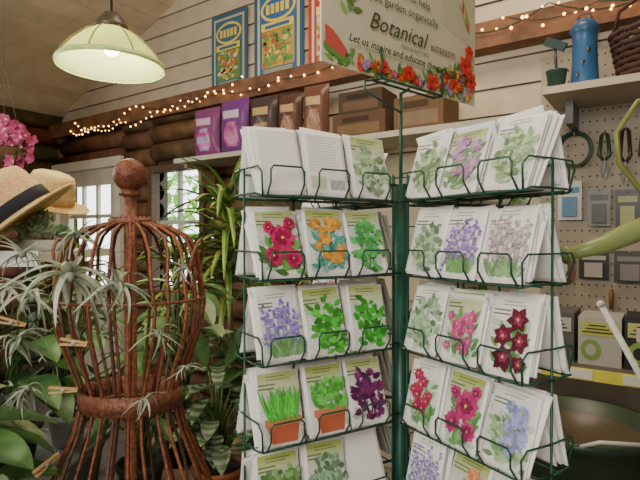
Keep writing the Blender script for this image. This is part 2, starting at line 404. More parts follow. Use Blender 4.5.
blister(4.54,1.42,.12,.14,(.3,.05,.04),(.45,.42,.35)); blister(4.68,1.42,.12,.13,(.03,.03,.03),(.35,.32,.28)); blister(4.82,1.42,.12,.14,(.05,.05,.05),(.2,.18,.16)); blister(4.96,1.42,.12,.14,(.4,.1,.3),(.03,.03,.03))
# hand trowels below
for a in(4.75,4.87,4.99):
    mb=MB(); mb.M=RM; hook(mb,a,1.255)
    mb.tube([(a,-.062,1.26),(a,-.062,1.24),(a,-.062,1.17)],[.006,.011,.008],(.25,.13,.05),8); mb.tube([(a,-.062,1.17),(a,-.062,1.14)],.004,(.3,.3,.3),6)
    mb.leaf((a,-.06,1.145),(0,0,-1),.1,.05,(.3,.3,.29),n=5,droop=0,side=(1,0,0),kind='heart'); mb.build('hand_trowel',PLAS)

# ---------------- seed packets ----------------
TXT=(.5,.51,.5)
def lines(mb,x0,x1,z0,z1,n,y,c=TXT,h=.001):
    for i in range(n):
        z=z1-(z1-z0)*i/max(1,n-1); e=x1-U(0,.25)*(x1-x0)
        mb.poly([(x0,y,z),(e,y,z),(e,y,z+h),(x0,y,z+h)],c)
PWD,PHT=.083,.119
def l2(mb,x,z,ang,L,W,y,c):
    dx,dz=math.cos(ang),math.sin(ang); px,pz=-dz,dx
    H=PWD*.49
    pts=[(x,z),(x+dx*L*.3-px*W*.45,z+dz*L*.3-pz*W*.45),(x+dx*L*.65-px*W*.4,z+dz*L*.65-pz*W*.4),(x+dx*L,z+dz*L),(x+dx*L*.65+px*W*.4,z+dz*L*.65+pz*W*.4),(x+dx*L*.3+px*W*.45,z+dz*L*.3+pz*W*.45)]
    if CLIP: pts=[(max(-H,min(H,a)),max(.002,min(PHT-.002,b))) for a,b in pts]
    mb.poly([(a,y,b) for a,b in pts],c)
CLIP=True
def flower2(mb,x,z,r,y,c,pet=6,cc=(.8,.6,.1)):
    a0=U(0,6)
    for k in range(pet): 
        q=U(.7,1.35); l2(mb,x,z,a0+k*2*math.pi/pet,r*U(.85,1.1),r*.75,y-.00006*k,tuple(min(1,v*q) for v in c))
    mb.poly([(x+r*.18*math.cos(k),y-.0006,z+r*.18*math.sin(k)) for k in (0,1.05,2.1,3.14,4.2,5.25)],cc)
def packet(mb,M,kind,c=(.5,.1,.3),g=(.12,.32,.08),header=None):
    w,h,t=PWD,PHT,.006; mb.M=M
    hw=w/2
    nz=[0,.05,.3,.7,.95,1]; nx=[-1,-.85,0,.85,1]
    vs=[];fs=[]
    for s in(-1,1):
        for j in nz:
            for i in nx:
                e=(0 if abs(i)==1 else 1)*(0 if j in(0,1) else 1)
                vs.append((i*hw,s*(.0006+(t/2-.0006)*e),j*h))
    N=5
    for s in(0,1):
        for j in range(5):
            for i in range(4):
                a=s*30+j*N+i; f=(a,a+1,a+N+1,a+N); fs.append(f if s==0 else f[::-1])
    pw=U(.82,.9); mb.add(vs,fs,(pw,pw*.975,pw*.92))
    y=-t/2-.0003
    if kind=='plain': return
    if kind=='back':
        lines(mb,-hw*.8,hw*.8,.045,.108,13,y) 
        for k in range(12): mb.poly([(hw*.1+k*.0025,y,.012),(hw*.1+k*.0025+.0012,y,.012),(hw*.1+k*.0025+.0012,y,.03),(hw*.1+k*.0025,y,.03)],(.1,.1,.1))
        mb.poly([(-hw*.8,y,.012),(-hw*.1,y,.012),(-hw*.1,y,.035),(-hw*.8,y,.035)],(.6,.66,.5)); return
    X=hw*.86
    if header:
        for k in range(5):
            t_=k/4; hc=tuple(a*(1-t_*.75)+b*t_*.75 for a,b in zip(header,(.84,.82,.77)))
            z1=.117-k*.0095; mb.poly([(-X,y,z1-.0095),(X,y,z1-.0095),(X,y,z1),(-X,y,z1)],hc)
        y-=.0002
        lines(mb,-hw*.5,hw*.6,.105,.110,2,y,tuple(k*.4 for k in header),.0016)
    else: lines(mb,-hw*.5,hw*.5,.106,.111,2,y,(.3,.42,.25),.0016)
    lines(mb,-X,-hw*.05,.091,.097,2,y,(.15,.2,.1),.0024)
    lines(mb,-X,-hw*.35,.05,.086,9,y,(.55,.55,.53))
    y-=.0003
    cx=hw*.1
    pal=lambda v,m: tuple(a*(1-m)+.8*m for a in v)
    for k in range(26): l2(mb,cx+U(-.026,.026),U(.005,.075),U(0,3.14),U(.014,.026),.012,y-k*.00001,pal(g,U(.45,.75)))
    y-=.0004
    if kind=='leafy':
        for k in range(6): l2(mb,cx+U(-.012,.012),.006,1.57+U(-.4,.4),U(.06,.085),.0025,y,tuple(v*.7 for v in g))
        for k in range(80):
            an=U(0,6.28); rr=U(0,1)**.55; x,z=cx+rr*.03*math.cos(an),.05+rr*.045*math.sin(an); q=U(.4,1.7); l2(mb,x,z,U(-.5,3.6),U(.012,.022),U(.007,.013),y-k*.00002,(g[0]*q,g[1]*q,g[2]*q))
    elif kind=='flower':
        for k in range(8): l2(mb,cx+U(-.02,.018),.006,1.57+U(-.35,.35),U(.05,.085),.0022,y,g)
        for k in range(44): q=U(.5,1.5); l2(mb,cx+U(-.028,.028),U(.008,.075),U(0,3.1),.02,.009,y-.0001-k*.00002,(g[0]*q,g[1]*q,g[2]*q))
        for k in range(15): flower2(mb,cx+U(-.028,.026),U(.026,.097),U(.0075,.0145),y-.0011-k*.00015,c)
    elif kind=='big':
        for k in range(36): q=U(.5,1.5); l2(mb,cx+U(-.028,.024),U(.005,.07),U(0,3.1),.026,.012,y-k*.00002,(g[0]*q,g[1]*q,g[2]*q))
        for j,(x,z,r) in enumerate([(.004,.069,.027),(-.017,.038,.019),(.018,.032,.018),(.020,.094,.012),(-.021,.086,.011)]):
            flower2(mb,cx+x,z,r,y-.0009-j*.0008,c,11); flower2(mb,cx+x,z,r*.6,y-.0014-j*.0008,tuple(v*.55 for v in c),8)
    elif kind=='pansy':
        for k in range(22): l2(mb,cx+U(-.024,.022),U(.004,.075),U(.3,2.8),.022,.009,y,g)
        for j,(x,z,r) in enumerate([(.007,.085,.020),(-.014,.060,.019),(.016,.054,.018),(-.006,.028,.021),(.022,.022,.014)]):
            flower2(mb,cx+x,z,r,y-.0006-j*.0008,(.11,.008,.025),6,(.7,.5,.1)); flower2(mb,cx+x,z,r*.5,y-.0011-j*.0008,(.28,.03,.09),5,(.8,.6,.1))
    elif kind=='spike':
        for k in range(9):
            x=cx-.032+k*.0075; tp=U(.074,.104); l2(mb,x,.008,1.57,tp-.01,.002,y,g)
            for j in range(16):
                z=tp-j*.0042; q=U(.6,1.4); l2(mb,x,z,U(-.5,3.6),.0078,.0058,y-.0002-j*.00004,(c[0]*q,c[1]*q,c[2]*q))
        for k in range(26): q=U(.6,1.3); l2(mb,cx+U(-.026,.026),.008,U(.6,2.5),.034,.006,y-.0009-k*.00002,tuple(v*q for v in g))
    elif kind in('pot','grass'):
        mb.poly([(cx-.023,y,.005),(cx+.023,y,.005),(cx+.03,y,.036),(cx-.03,y,.036)],(.5,.12,.055)); mb.poly([(cx-.033,y-.0002,.032),(cx+.033,y-.0002,.032),(cx+.033,y-.0002,.044),(cx-.033,y-.0002,.044)],(.62,.2,.1))
        for k in range(80):
            q=U(.6,1.7)
            if kind=='grass': l2(mb,cx+U(-.028,.028),.038,1.57+U(-.35,.35),U(.035,.062),.004,y-.0003-k*.00002,(g[0]*q,g[1]*q,g[2]*q))
            else: l2(mb,cx+U(-.03,.03),U(.042,.086),U(-.2,3.4),U(.01,.019),.01,y-.0003-k*.00002,(g[0]*q,g[1]*q,g[2]*q))
OL=(.42,.50,.13); OL2=(.47,.54,.20)
LEFT=[ # outer->inner
 [('plain',None,None,None),('back',None,None,None),('leafy',None,(.36,.5,.28),OL2)],
 [('big',(.55,.02,.12),(.10,.28,.06),OL2),('flower',(.70,.32,.05),(.08,.36,.30),OL),('leafy',None,(.08,.34,.08),OL2)],
 [('spike',(.30,.2,.6),(.2,.42,.15),None),('leafy',None,(.07,.42,.04),OL),('leafy',None,(.05,.36,.03),OL2)],
 [('grass',None,(.08,.45,.05),OL2),('pot',None,(.1,.42,.06),OL),('leafy',None,(.14,.02,.11),OL2)],
 [('pot',None,(.15,.3,.1),OL),('leafy',None,(.2,.35,.2),OL),('plain',None,None,None)],
 [('back',None,None,None),('flower',(.6,.2,.1),(.1,.3,.1),OL),('leafy',None,(.15,.35,.1),OL)]]
RIGHT=[
 [('leafy',None,(.30,.42,.22),None),('flower',(.45,.25,.45),(.2,.36,.16),OL),('leafy',None,(.26,.38,.2),None)],
 [('spike',(.5,.36,.42),(.22,.38,.18),None),('spike',(.32,.16,.55),(.2,.4,.15),None),('leafy',None,(.3,.42,.25),None)],
 [('pansy',None,(.14,.33,.1),None),('flower',(.6,.08,.28),(.2,.4,.15),OL),('leafy',None,(.3,.44,.25),None)],
 [('flower',(.3,.34,.65),(.28,.45,.22),None),('big',(.55,.04,.2),(.15,.38,.12),OL),('flower',(.5,.03,.12),(.18,.4,.14),None)],
 [('back',None,None,None),('flower',(.8,.3,.15),(.15,.38,.12),OL),('spike',(.35,.25,.6),(.2,.4,.15),None)],
 [('flower',(.8,.6,.1),(.15,.38,.12),OL),('spike',(.5,.1,.3),(.2,.4,.15),None),('back',None,None,None)]]
CT=Vector((.162,1.004,0)); TZ=[1.563-.137*i for i in range(9)]
wl=Vector((-.86,-.51,0)).normalized(); wr=Vector((-wl.y,wl.x,0)); 
if wr.y>0: wr=-wr
wings=[wl,wr,-wl,-wr]
G=(.012,.07,.045)
fr=MB(); pk=MB()
def wirey(p,r=.0014): fr.tube(p,r,G,5)
S0,PT,SE=.11,.0885,.335
for wi,w in enumerate(wings):
    for n in (Vector((-w.y,w.x,0)),Vector((w.y,-w.x,0))):
        main=(wi==0 and n.dot(wr)>0) or (wi==1 and n.dot(wl)>0)
        X=Vector((-n.y,n.x,0)); Y=-n
        B=Matrix(((X.x,Y.x,0,0),(X.y,Y.y,0,0),(0,0,1,0),(0,0,0,1)))
        for ti,z0 in enumerate(TZ):
            A=lambda s,o,z: CT+w*s+n*o+Vector((0,0,z))
            wirey([A(.015,.022,z0),A(SE,.022,z0)]); wirey([A(S0-.05,.0,z0),A(S0-.048,.052,z0),A(SE-.01,.052,z0),A(SE,.045,z0+.004),A(SE+.003,.0,z0+.004)],.0018)
            wirey([A(SE-.01,.052,z0),A(SE-.005,.06,z0+.035),A(SE-.003,.05,z0+.047),A(SE,.002,z0+.047)],.0016)
            for i in range(3):
                s=S0+i*PT
                wirey([A(s-PT/2,0,z0+.0),A(s-PT/2,.052,z0)])
                wirey([A(s-.03,.05,z0-.002),A(s-.03,.066,z0+.02),A(s-.03,.066,z0+.04),A(s-.025,.066,z0+.047),A(s+.025,.066,z0+.047),A(s+.03,.066,z0+.04),A(s+.03,.066,z0+.02),A(s+.03,.05,z0-.002)],.0017)
                num=random.choice((3,3,4)) if ti<6 else 2
                pt=math.radians(19+U(-5,3)); pr=U(-.05,.05); px=U(-.004,.004)
                for k in range(num):
                    tilt=pt+math.radians(1.3*k); rz=pr+(U(-.07,.07) if k else 0)
                    o=.049-.0072*k
                    M=Matrix.Translation(A(s+px+(U(-.004,.004) if k else 0),o,z0+.003+(U(0,.008) if k else 0)))@B@Matrix.Rotation(-tilt,4,'X')@Matrix.Rotation(rz,4,'Y')
                    if main and k==0 and ti<6:
                        spec=(LEFT if wi==0 else RIGHT)[ti][2-i]
                        packet(pk,M,spec[0],spec[1] or (.5,.1,.3),spec[2] or (.12,.32,.08),spec[3])
                    elif k==0 and ti<6: packet(pk,M,random.choice(['back','plain','leafy','flower']),(U(.2,.8),.15,U(.1,.6)))
                    else: packet(pk,M,'plain')
    for s in(.02,S0+PT/2,S0+1.5*PT,SE):
        q=CT+w*s; wirey([q+Vector((0,0,TZ[-1]-.03)),q+Vector((0,0,1.62 if s<.3 else 1.61))],.002)
    for z_ in(1.60,TZ[-1]-.03): wirey([CT+Vector((0,0,z_)),CT+w*SE+Vector((0,0,z_))],.0022)
fr.tube([CT+Vector((0,0,.03)),CT+Vector((0,0,.8)),CT+Vector((0,0,1.6))],.0125,G,12)
fr.tube([CT+Vector((0,0,1.55)),CT+Vector((0,0,1.7)),CT+Vector((0,0,1.785))],.0035,G,8)
fr.lathe([(.001,.04),(.05,.04),(.24,.02),(.25,0),(.001,0)],CT,G,28)
# sign
su=Vector((.763,.647,0)); sn=Vector((.647,-.763,0)); SC=Vector((.172,.972,1.787))
a=SC-su*.09; b=SC+su*.09
for q,q2 in((sn*.012,0),(-sn*.008,0)):
    fr.tube([a+q+Vector((0,0,.05)),a+q+Vector((0,0,-.004)),b+q+Vector((0,0,-.004)),b+q+Vector((0,0,.05))],.0025,G,6)
for q in(a,b): fr.tube([q+sn*.012+Vector((0,0,-.004)),q-sn*.008+Vector((0,0,-.004))],.0025,G,6)
fr.tube([CT+Vector((0,0,1.783)),SC+Vector((0,0,-.004))],.003,G,6)
fr.tube([a+Vector((0,0,-.004)),a-su*.03+Vector((0,0,-.012)),a-su*.03+Vector((0,0,-.03)),CT+Vector((0,0,1.745))],.002,G,6)
rack=empty('seed_packet_spinner_rack',CT)
fr.build('wire_frame',WIRE,rack)
pk.M=Matrix.Identity(4); pk.build('seed_packets',PAPER,rack)
CLIP=False
sg=MB(); sg.M=Matrix(((su.x,-sn.x,0,SC.x),(su.y,-sn.y,0,SC.y),(0,0,1,SC.z),(0,0,0,1)))
sw,sh=.224,.40
sg.box((0,0,sh/2),(sw*2,.004,sh),(.68,.62,.44)); y=-.0025
sg.poly([(-sw,y,.10),(-.12,y,.17),(-.12,y,sh),(-sw,y,sh)],(.42,.46,.24)); sg.poly([(.1,y,.15),(sw,y,.12),(sw,y,sh),(.1,y,sh)],(.60,.56,.38))
for k in range(160):
    x=U(-sw+.02,sw-.022); z=U(0,.014+.06*max(0,x/sw)+.01); q=U(.5,1.5); l2(sg,x,z,U(.2,2.9),U(.015,.026),.008,y-.0005-k*.00001,(.14*q,.3*q,.06*q))
for k in range(80):
    x=random.choice([U(-.14,sw-.02),U(.06,sw-.018),U(.12,sw-.018)]); z=U(.008,.024+.1*max(0,(x-.05)/sw)); flower2(sg,x,z,U(.006,.012),y-.0018-(k%9)*.0006,random.choice([(.65,.04,.03),(.7,.06,.03),(.75,.2,.05),(.6,.1,.25),(.75,.5,.1),(.35,.2,.5)]),6)
for(x,z,r) in((-.01,.022,.019),(.06,.02,.018),(.175,.075,.024),(.198,.045,.022),(.19,.108,.018),(-.08,.018,.014)): flower2(sg,x,z,r,y-.008,(.7,.04,.03),7,(.1,.02,.02))
sg.poly([(-sw+.005,y-.003,.03),(-.175,y-.003,.014),(-.17,y-.003,.03),(-.2,y-.003,.055),(-sw+.005,y-.003,.062)],(.62,.1,.08))
sg.poly([(-sw+.002,y-.0027,.022),(-.168,y-.0027,.005),(-.163,y-.0027,.014),(-sw+.002,y-.0027,.034)],(.12,.3,.06))
for k in range(5): l2(sg,sw-.025-k*.007,.15+k*.012,1.9,.07,.018,y-.001-k*.0003,[(.6,.15,.08),(.2,.4,.1),(.7,.5,.12),(.55,.08,.1),(.6,.6,.4)][k])
for k in range(40): q=U(.5,1.4); l2(sg,U(-sw+.03,-.15),U(.09,.3),U(0.2,2.9),.026,.012,y-.001-k*.00002,(.2*q,.35*q,.08*q))
sg.box((-.165,y-.002,.19),(.05,.002,.06),(.1,.22,.3)); sg.box((-.165,y-.0032,.175),(.045,.002,.014),(.7,.7,.6)); sg.box((-.165,y-.0032,.2),(.03,.002,.02),(.6,.55,.1))
DG=(.04,.06,.025)
sg.text('Botanical',-.118,.083,.044,y-.004,DG,.4); sg.text('INTERESTS',.06,.083,.0175,y-.004,DG,0,bold=.0001)
sg.text('HIGH-QUALITY SEED',-.03,.068,.009,y-.004,DG)
sg.text('Let us inspire and educate the gardener in you',-.172,.044,.0195,y-.0095,DG,.3,bold=.0003)
sg.text('resource to help',-.09,.162,.022,y-.004,DG); sg.text('you garden organically',-.115,.134,.022,y-.004,DG)
o=sg.build('header_sign',PAPER)

# ---------------- dress form ----------------
random.seed(21)
FC=Vector((-.425,1.12,0)); RU=(.18,.058,.03)
prof=[(.04,1.54),(.047,1.527),(.09,1.517),(.128,1.498),(.148,1.465),(.156,1.41),(.165,1.35),(.156,1.29),(.130,1.22),(.110,1.165),(.106,1.13),(.120,1.07),(.146,1.01),(.172,.95),(.192,.88),(.202,.8),(.202,.72)]
mb=MB()
for k in range(24):
    an=2*math.pi*k/24; j=U(-.07,.07)
    pts=[FC+Vector((r*math.cos(an+j*math.sin(i*.7)),r*(.78 if z<1.45 else .66)*math.sin(an+j*math.sin(i*.7)),z)) for i,(r,z) in enumerate(prof)]
    mb.tube(pts,.0038,tuple(c*U(.6,1.4) for c in RU),6)
def hoop(r,z,t,h): 
    mb.lathe([(r,z-h/2),(r+t,z-h/2),(r+t,z+h/2),(r,z+h/2),(r,z-h/2)],FC,(.20,.072,.04),36,sy=.79)
hoop(.109,1.14,.004,.042); hoop(.202,.73,.004,.03); hoop(.044,1.53,.004,.014); hoop(.164,1.36,.0025,.006)
# armhole rings at the shoulders
for sx in(-1,1):
    mb.tube([FC+Vector((sx*(.146+.012*math.cos(k*math.pi/9)),.045*math.sin(k*math.pi/9),1.435+.055*math.cos(k*math.pi/9))) for k in range(18)],.004,RU,6,True)
mb.tube([FC+Vector((0,0,.03)),FC+Vector((0,0,.9)),FC+Vector((0,0,1.59))],.0135,(.22,.085,.045),12)
mb.ball(FC+Vector((0,0,1.634)),.037,(.16,.048,.026),28); mb.lathe([(.0135,1.585),(.024,1.588),(.024,1.596),(.016,1.602)],FC,RU,16)
for k in range(4):
    an=k*math.pi/2+.4; d=Vector((math.cos(an),math.sin(an),0))
    mb.tube([FC+Vector((0,0,.14)),FC+d*.12+Vector((0,0,.08)),FC+d*.22+Vector((0,0,.01))],.008,RU,8)
    for(rr,zz) in((.202,.73),(.109,1.14),(.044,1.53)): mb.tube([FC+Vector((0,0,zz)),FC+Vector((d.x*rr,d.y*rr*.78,zz))],.003,RU,6)
mb.build('wire_dress_form',RUST)

# air plants
def airplant(c,Rr,n,col,seed):
    random.seed(seed); mb=MB(); c=Vector(c)
    mb.ball(c,Rr*.12,tuple(k*.7 for k in col),8)
    for k in range(n):
        an=U(0,6.28); el=U(-.5,1.2); d=Vector((math.cos(an)*math.cos(el),math.sin(an)*math.cos(el),math.sin(el)))
        q=U(.6,1.15); mb.leaf(c,d,Rr*U(.7,1.3),Rr*.13,tuple(v*q for v in col),droop=U(.5,4.5),n=12,fold=.35,kind='grass',curl=U(-3.5,3.5))
    mb.build('air_plant',LEAF)
S=(.56,.62,.48); S2=(.42,.50,.38)
for i,(x,yy,z,r,n) in enumerate([(-.49,.975,1.42,.125,26),(-.40,.985,1.40,.09,16),(-.60,1.04,1.37,.085,16),(-.665,1.1,1.27,.085,18),(-.33,1.01,1.30,.055,12),(-.61,1.04,1.18,.065,14),(-.29,1.06,1.43,.055,12),(-.62,1.04,1.46,.07,14),(-.35,1.0,1.17,.045,10),(-.5,1.03,1.50,.06,12),(-.70,1.12,1.13,.085,16),(-.28,1.05,1.22,.05,10),(-.685,1.1,1.38,.08,16)]):
    airplant((x,yy,z),r,n,S if i%2==0 else S2,50+i)
def pin(p,an,tilt):
    mb=MB(); mb.M=Matrix.Translation(p)@Matrix.Rotation(an,4,'Z')@Matrix.Rotation(tilt,4,'Y')
    c=(.58,.36,.16)
    mb.box((0,0,.0035),(.055,.008,.004),c,Matrix.Rotation(.07,3,'Y')); mb.box((0,0,-.0035),(.055,.008,.004),c,Matrix.Rotation(-.07,3,'Y')); mb.tube([(0,-.006,0),(0,.006,0)],.0045,(.4,.4,.4),8)
    mb.build('clothespin',CARD)
pin((-.53,1.03,1.18),.2,.05);pin((-.49,.995,1.285),0,.1);pin((-.44,.985,.99),.1,0);pin((-.655,1.06,1.315),.4,.3);pin((-.56,1.02,1.03),.9,-.5)

# ---------------- plant furniture ----------------
random.seed(5)
def table(x0,x1,y0,y1,z,name,c=(.3,.2,.12),M=None):
    mb=MB(); n=max(2,int((y1-y0)/.12))
    if M is not None: mb.M=M
    for i in range(n):
        ya=y0+(y1-y0)*i/n; yb=y0+(y1-y0)*(i+1)/n-.008; mb.box(((x0+x1)/2,(ya+yb)/2,z-.012),(x1-x0,yb-ya,.024),tuple(k*U(.85,1.15) for k in c))
    for x in(x0+.04,x1-.04):
        for yy in(y0+.04,y1-.04): mb.box((x,yy,(z-.024)/2),(.05,.05,z-.024),c)
    mb.box(((x0+x1)/2,y0+.04,z-.06),(x1-x0,.02,.07),c); mb.box(((x0+x1)/2,y1-.04,z-.06),(x1-x0,.02,.07),c)
    mb.build(name,PAINT)
table(-.66,.02,1.42,2.0,.7,'plant_table')
mb=MB()
for z_,c in((1.455,(.7,.7,.66)),(.84,(.3,.3,.28)),(.4,(.3,.3,.28))): 
    mb.box((-1.02,1.48,z_-.012),(.62,.44,.024),c)
    mb.box((-1.02,1.262,z_-.015),(.62,.006,.04),c)
for x in(-1.32,-.97):
    for yy in(1.27,1.69): mb.box((x,yy,.72),(.022,.022,1.43),(.35,.35,.33))
mb.build('plant_shelving_unit',PAINT)

def pot(mb,c,r,h,col):
    mb.mi=1; mb.lathe([(.001,0),(r*.72,0),(r*.95,h*.85),(r*1.02,h*.86),(r*1.02,h),(r*.9,h),(r*.88,h*.9),(.001,h*.9)],c,[col]*6+[(.05,.03,.02)],22); mb.mi=0
def broad(name,c,r,h,potc,n,L,Wd,cols,reach,rise,seed,kind='heart',stripe=False,droop=1.0):
    random.seed(seed); mb=MB(); c=Vector(c); pot(mb,c,r,h,potc); b=c+Vector((0,0,h*.9))
    for k in range(n):
        an=k*2.4+U(-.4,.4); f=U(.15,1); d=Vector((math.cos(an),math.sin(an),0))
        tip=b+d*reach*f+Vector((0,0,rise*(1.15-.7*f)*U(.6,1.1)))
        mid=b+d*reach*f*.35+Vector((0,0,(tip.z-b.z)*.65))
        mb.tube([b+d*.01,mid,tip],[.004,.003,.002],(.12,.22,.06),5)
        col,col2=random.choice(cols); q=U(.7,1.3)
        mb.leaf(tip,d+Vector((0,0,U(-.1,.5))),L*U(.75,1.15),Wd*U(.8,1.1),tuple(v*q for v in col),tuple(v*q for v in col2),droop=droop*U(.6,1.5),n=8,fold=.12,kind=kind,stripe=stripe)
    mb.build(name,[LEAF,CARD])
TC=(.35,.13,.06); DK=(.04,.04,.04)
g1=[((.045,.115,.035),(.035,.095,.03)),((.07,.17,.045),(.055,.14,.04)),((.09,.2,.06),(.07,.16,.05))]
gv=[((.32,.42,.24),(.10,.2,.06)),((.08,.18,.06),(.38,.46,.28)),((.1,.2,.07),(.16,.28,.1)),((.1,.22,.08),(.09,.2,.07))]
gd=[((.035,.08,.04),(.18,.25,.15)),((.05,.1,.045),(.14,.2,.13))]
broad('philodendron_plant',(-.88,1.38,.84),.1,.14,DK,30,.16,.12,g1,.17,.34,1)
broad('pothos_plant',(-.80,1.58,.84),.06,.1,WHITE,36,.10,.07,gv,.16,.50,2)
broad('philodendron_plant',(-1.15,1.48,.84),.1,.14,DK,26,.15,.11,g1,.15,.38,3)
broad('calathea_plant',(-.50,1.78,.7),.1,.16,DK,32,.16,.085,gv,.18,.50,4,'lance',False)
broad('calathea_plant',(-.31,1.52,.7),.08,.1,TC,54,.10,.05,gd,.13,.28,6,'lance',True)
broad('peperomia_plant',(-.10,1.53,.7),.07,.1,DK,54,.09,.05,gd,.12,.33,7,'lance',True)
broad('rubber_plant',(-.17,1.84,.7),.09,.14,DK,36,.13,.08,g1,.17,.46,8,'lance')
broad('fern_plant',(-.54,1.5,.7),.07,.12,DK,36,.12,.04,g1,.12,.38,9,'lance')
broad('philodendron_plant',(-.79,.96,.74),.1,.14,DK,30,.16,.13,g1+gv[:1],.14,.38,13)
table(-.98,-.67,.82,1.1,.74,'plant_stool')
def dracaena(c,hz,n,L,Wd,seed,potr=.14):
    random.seed(seed); mb=MB(); c=Vector(c); pot(mb,c,potr,.26,(.1,.1,.1))
    mb.tube([c+Vector((0,0,.2)),c+Vector((.02,0,hz*.5)),c+Vector((0,0,hz))],[.018,.015,.013],(.2,.15,.09),8)
    for k in range(n):
        t=k/n; an=k*2.4; el=U(-.15,.9)+.5*t; d=Vector((math.cos(an)*math.cos(el),math.sin(an)*math.cos(el),math.sin(el)))
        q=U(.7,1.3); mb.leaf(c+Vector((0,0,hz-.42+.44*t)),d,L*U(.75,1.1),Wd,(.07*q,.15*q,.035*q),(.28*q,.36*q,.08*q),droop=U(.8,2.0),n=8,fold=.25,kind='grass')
    mb.build('dracaena_plant',[LEAF,CARD])
dracaena((-.43,2.32,0),1.66,92,.38,.04,3); dracaena((-.82,2.85,0),1.4,60,.4,.038,4); dracaena((-1.45,3.0,0),1.3,46,.38,.034,5)
dracaena((-.02,2.7,0),1.3,40,.34,.03,6)
# succulent dish
random.seed(9); mb=MB(); c=Vector((-.775,1.40,1.456)); mb.mi=1; mb.lathe([(.001,0),(.06,0),(.08,.03),(.072,.03),(.06,.025),(.001,.025)],c,(.6,.6,.56),24); mb.mi=0
for k in range(24):
    rr=U(0,.085); an=U(0,6.28); q=c+Vector((rr*math.cos(an),rr*math.sin(an),.04+U(0,.05)*(1-rr/.1))); g=random.choice([(.34,.48,.3),(.42,.5,.38),(.2,.4,.2),(.48,.52,.34)])
    mb.ball(q,.012,g,6)
    for j in range(18):
        a2=j*2.4; el=.15+j*.065; mb.leaf(q,(math.cos(a2)*math.cos(el),math.sin(a2)*math.cos(el),math.sin(el)),.034,.015,tuple(v*U(.8,1.2) for v in g),droop=-.6,n=4,fold=.3)
mb.build('succulent_dish_garden',[LEAF,PLAS])

# hats
def hat(name,c,ax,band,seed,k=1):
    random.seed(seed); mb=MB(); A=ax.normalized(); q=Vector((0,0,1)).rotation_difference(A).to_matrix()@Matrix.Scale(k,3)
    st=(.64,.44,.20)
    pr=[(.001,.1),(.03,.108),(.055,.112),(.072,.104),(.08,.085),(.084,.05),(.086,.035),(.088,.01),(.09,.0),(.105,-.006),(.125,-.010),(.142,-.008),(.145,-.006),(.142,-.012),(.125,-.014),(.105,-.01),(.085,-.004),(.08,.05),(.07,.09),(.001,.095)]
    cols=[tuple(k*U(.93,1.07) for k in st) for _ in pr]
    mb.lathe(pr,c,cols,40,ax=q,sy=.88,wave=lambda a,i:1+(.03*math.sin(2*a) if 9<=i<=15 else 0))
    mb.mi=1; mb.lathe([(.0865,.036),(.0895,.034),(.0915,.006),(.09,.004)],c,band,40,ax=q,sy=.885)
    mb.build(name,[STRAW,MATTE])
hat('straw_hat',Vector((-.775,1.30,1.553)),Vector((-.62,-.28,.85)),(.012,.012,.018),1,1.0)
hat('straw_hat',Vector((-.845,1.56,1.605)),Vector((.25,-.15,.85)),(.45,.3,.13),2,.82)
mb=MB(); 
for p,h_ in(((-.84,1.3),.13),((-.845,1.575),.17)): 
    mb.lathe([(.001,0),(.04,0),(.04,.01),(.001,.012)],(p[0],p[1],1.456),RU,20); mb.tube([(p[0],p[1],1.46),(p[0],p[1],1.456+h_)],.006,RU,8)
mb.build('hat_stand',WIRE)

# hanging pink flowers
random.seed(14); mb=MB(); c=Vector((-1.64,2.6,1.95)); mb.mi=1; mb.lathe([(.001,-.1),(.06,-.09),(.1,0),(.09,0),(.001,-.02)],c,(.12,.06,.03),18)
for k in range(3): an=k*2.1; mb.tube([c+Vector((.095*math.cos(an),.095*math.sin(an),0)),c+Vector((0,0,.45))],.0015,(.15,.12,.1),4)
def aof(p): return (RM.inverted()@p).x
mb.tube([c+Vector((0,0,.45)),Vector((c.x,c.y,ceilz(aof(c))))],.0015,(.15,.12,.1),4); mb.mi=0
for k in range(40):
    an=U(0,6.28);d=Vector((math.cos(an),math.sin(an),U(-.2,1))); mb.leaf(c,d,U(.08,.16),.03,(.06,.12,.04),droop=1.5,n=4)
for k in range(70):
    an=U(0,6.28); rr=U(.02,.13); q=c+Vector((math.cos(an)*rr,math.sin(an)*rr,U(-.1,.16)))
    a0=U(0,1)
    for j in range(6): mb.leaf(q,(math.cos(j*1.05+a0),U(-.3,.3)-.3,math.sin(j*1.05+a0)),.036,.03,(.65,.12,.28),droop=.3,n=3,side=(-math.sin(j*1.05+a0),0,math.cos(j*1.05+a0)))
mb.build('hanging_flower_basket',[LEAF,STRAW])

# pendant lamp
L0=Vector((-.715,1.72,2.075)); mb=MB()
mb.mi=0; mb.lathe([(.172,0),(.17,.010),(.158,.03),(.125,.07),(.088,.104),(.055,.126),(.05,.126),(.083,.1),(.12,.066),(.153,.025),(.166,.006),(.172,0)],L0,(.72,.74,.40),40)
mb.mi=1; mb.lathe([(.001,.185),(.025,.183),(.04,.165),(.055,.142),(.058,.122),(.001,.122)],L0,(.05,.035,.025),24); mb.lathe([(.175,-.003),(.178,.004),(.175,.014),(.172,.004),(.175,-.003)],L0,(.4,.55,.2),40)
for k in range(8):
    an=k*math.pi/4; mb.tube([L0+Vector((r*math.cos(an),r*math.sin(an),z)) for r,z in((.174,.005),(.161,.032),(.128,.073),(.091,.107),(.057,.129))],.0025,(.2,.2,.08),5)
mb.tube([L0+Vector((0,0,.18)),Vector((L0.x,L0.y,ceilz(aof(L0))))],.005,(.05,.035,.025),6)
mb.mi=2; mb.ball(L0+Vector((0,0,.075)),.03,(1,1,1),14,1.2)
SH=mat('shade_glass',.3,ns=8,namt=.1,trans=.6)
BULB=emat('lamp_bulb',(.95,1,.6),30)
mb.build('pendant_lamp',[SH,WIRE,BULB])

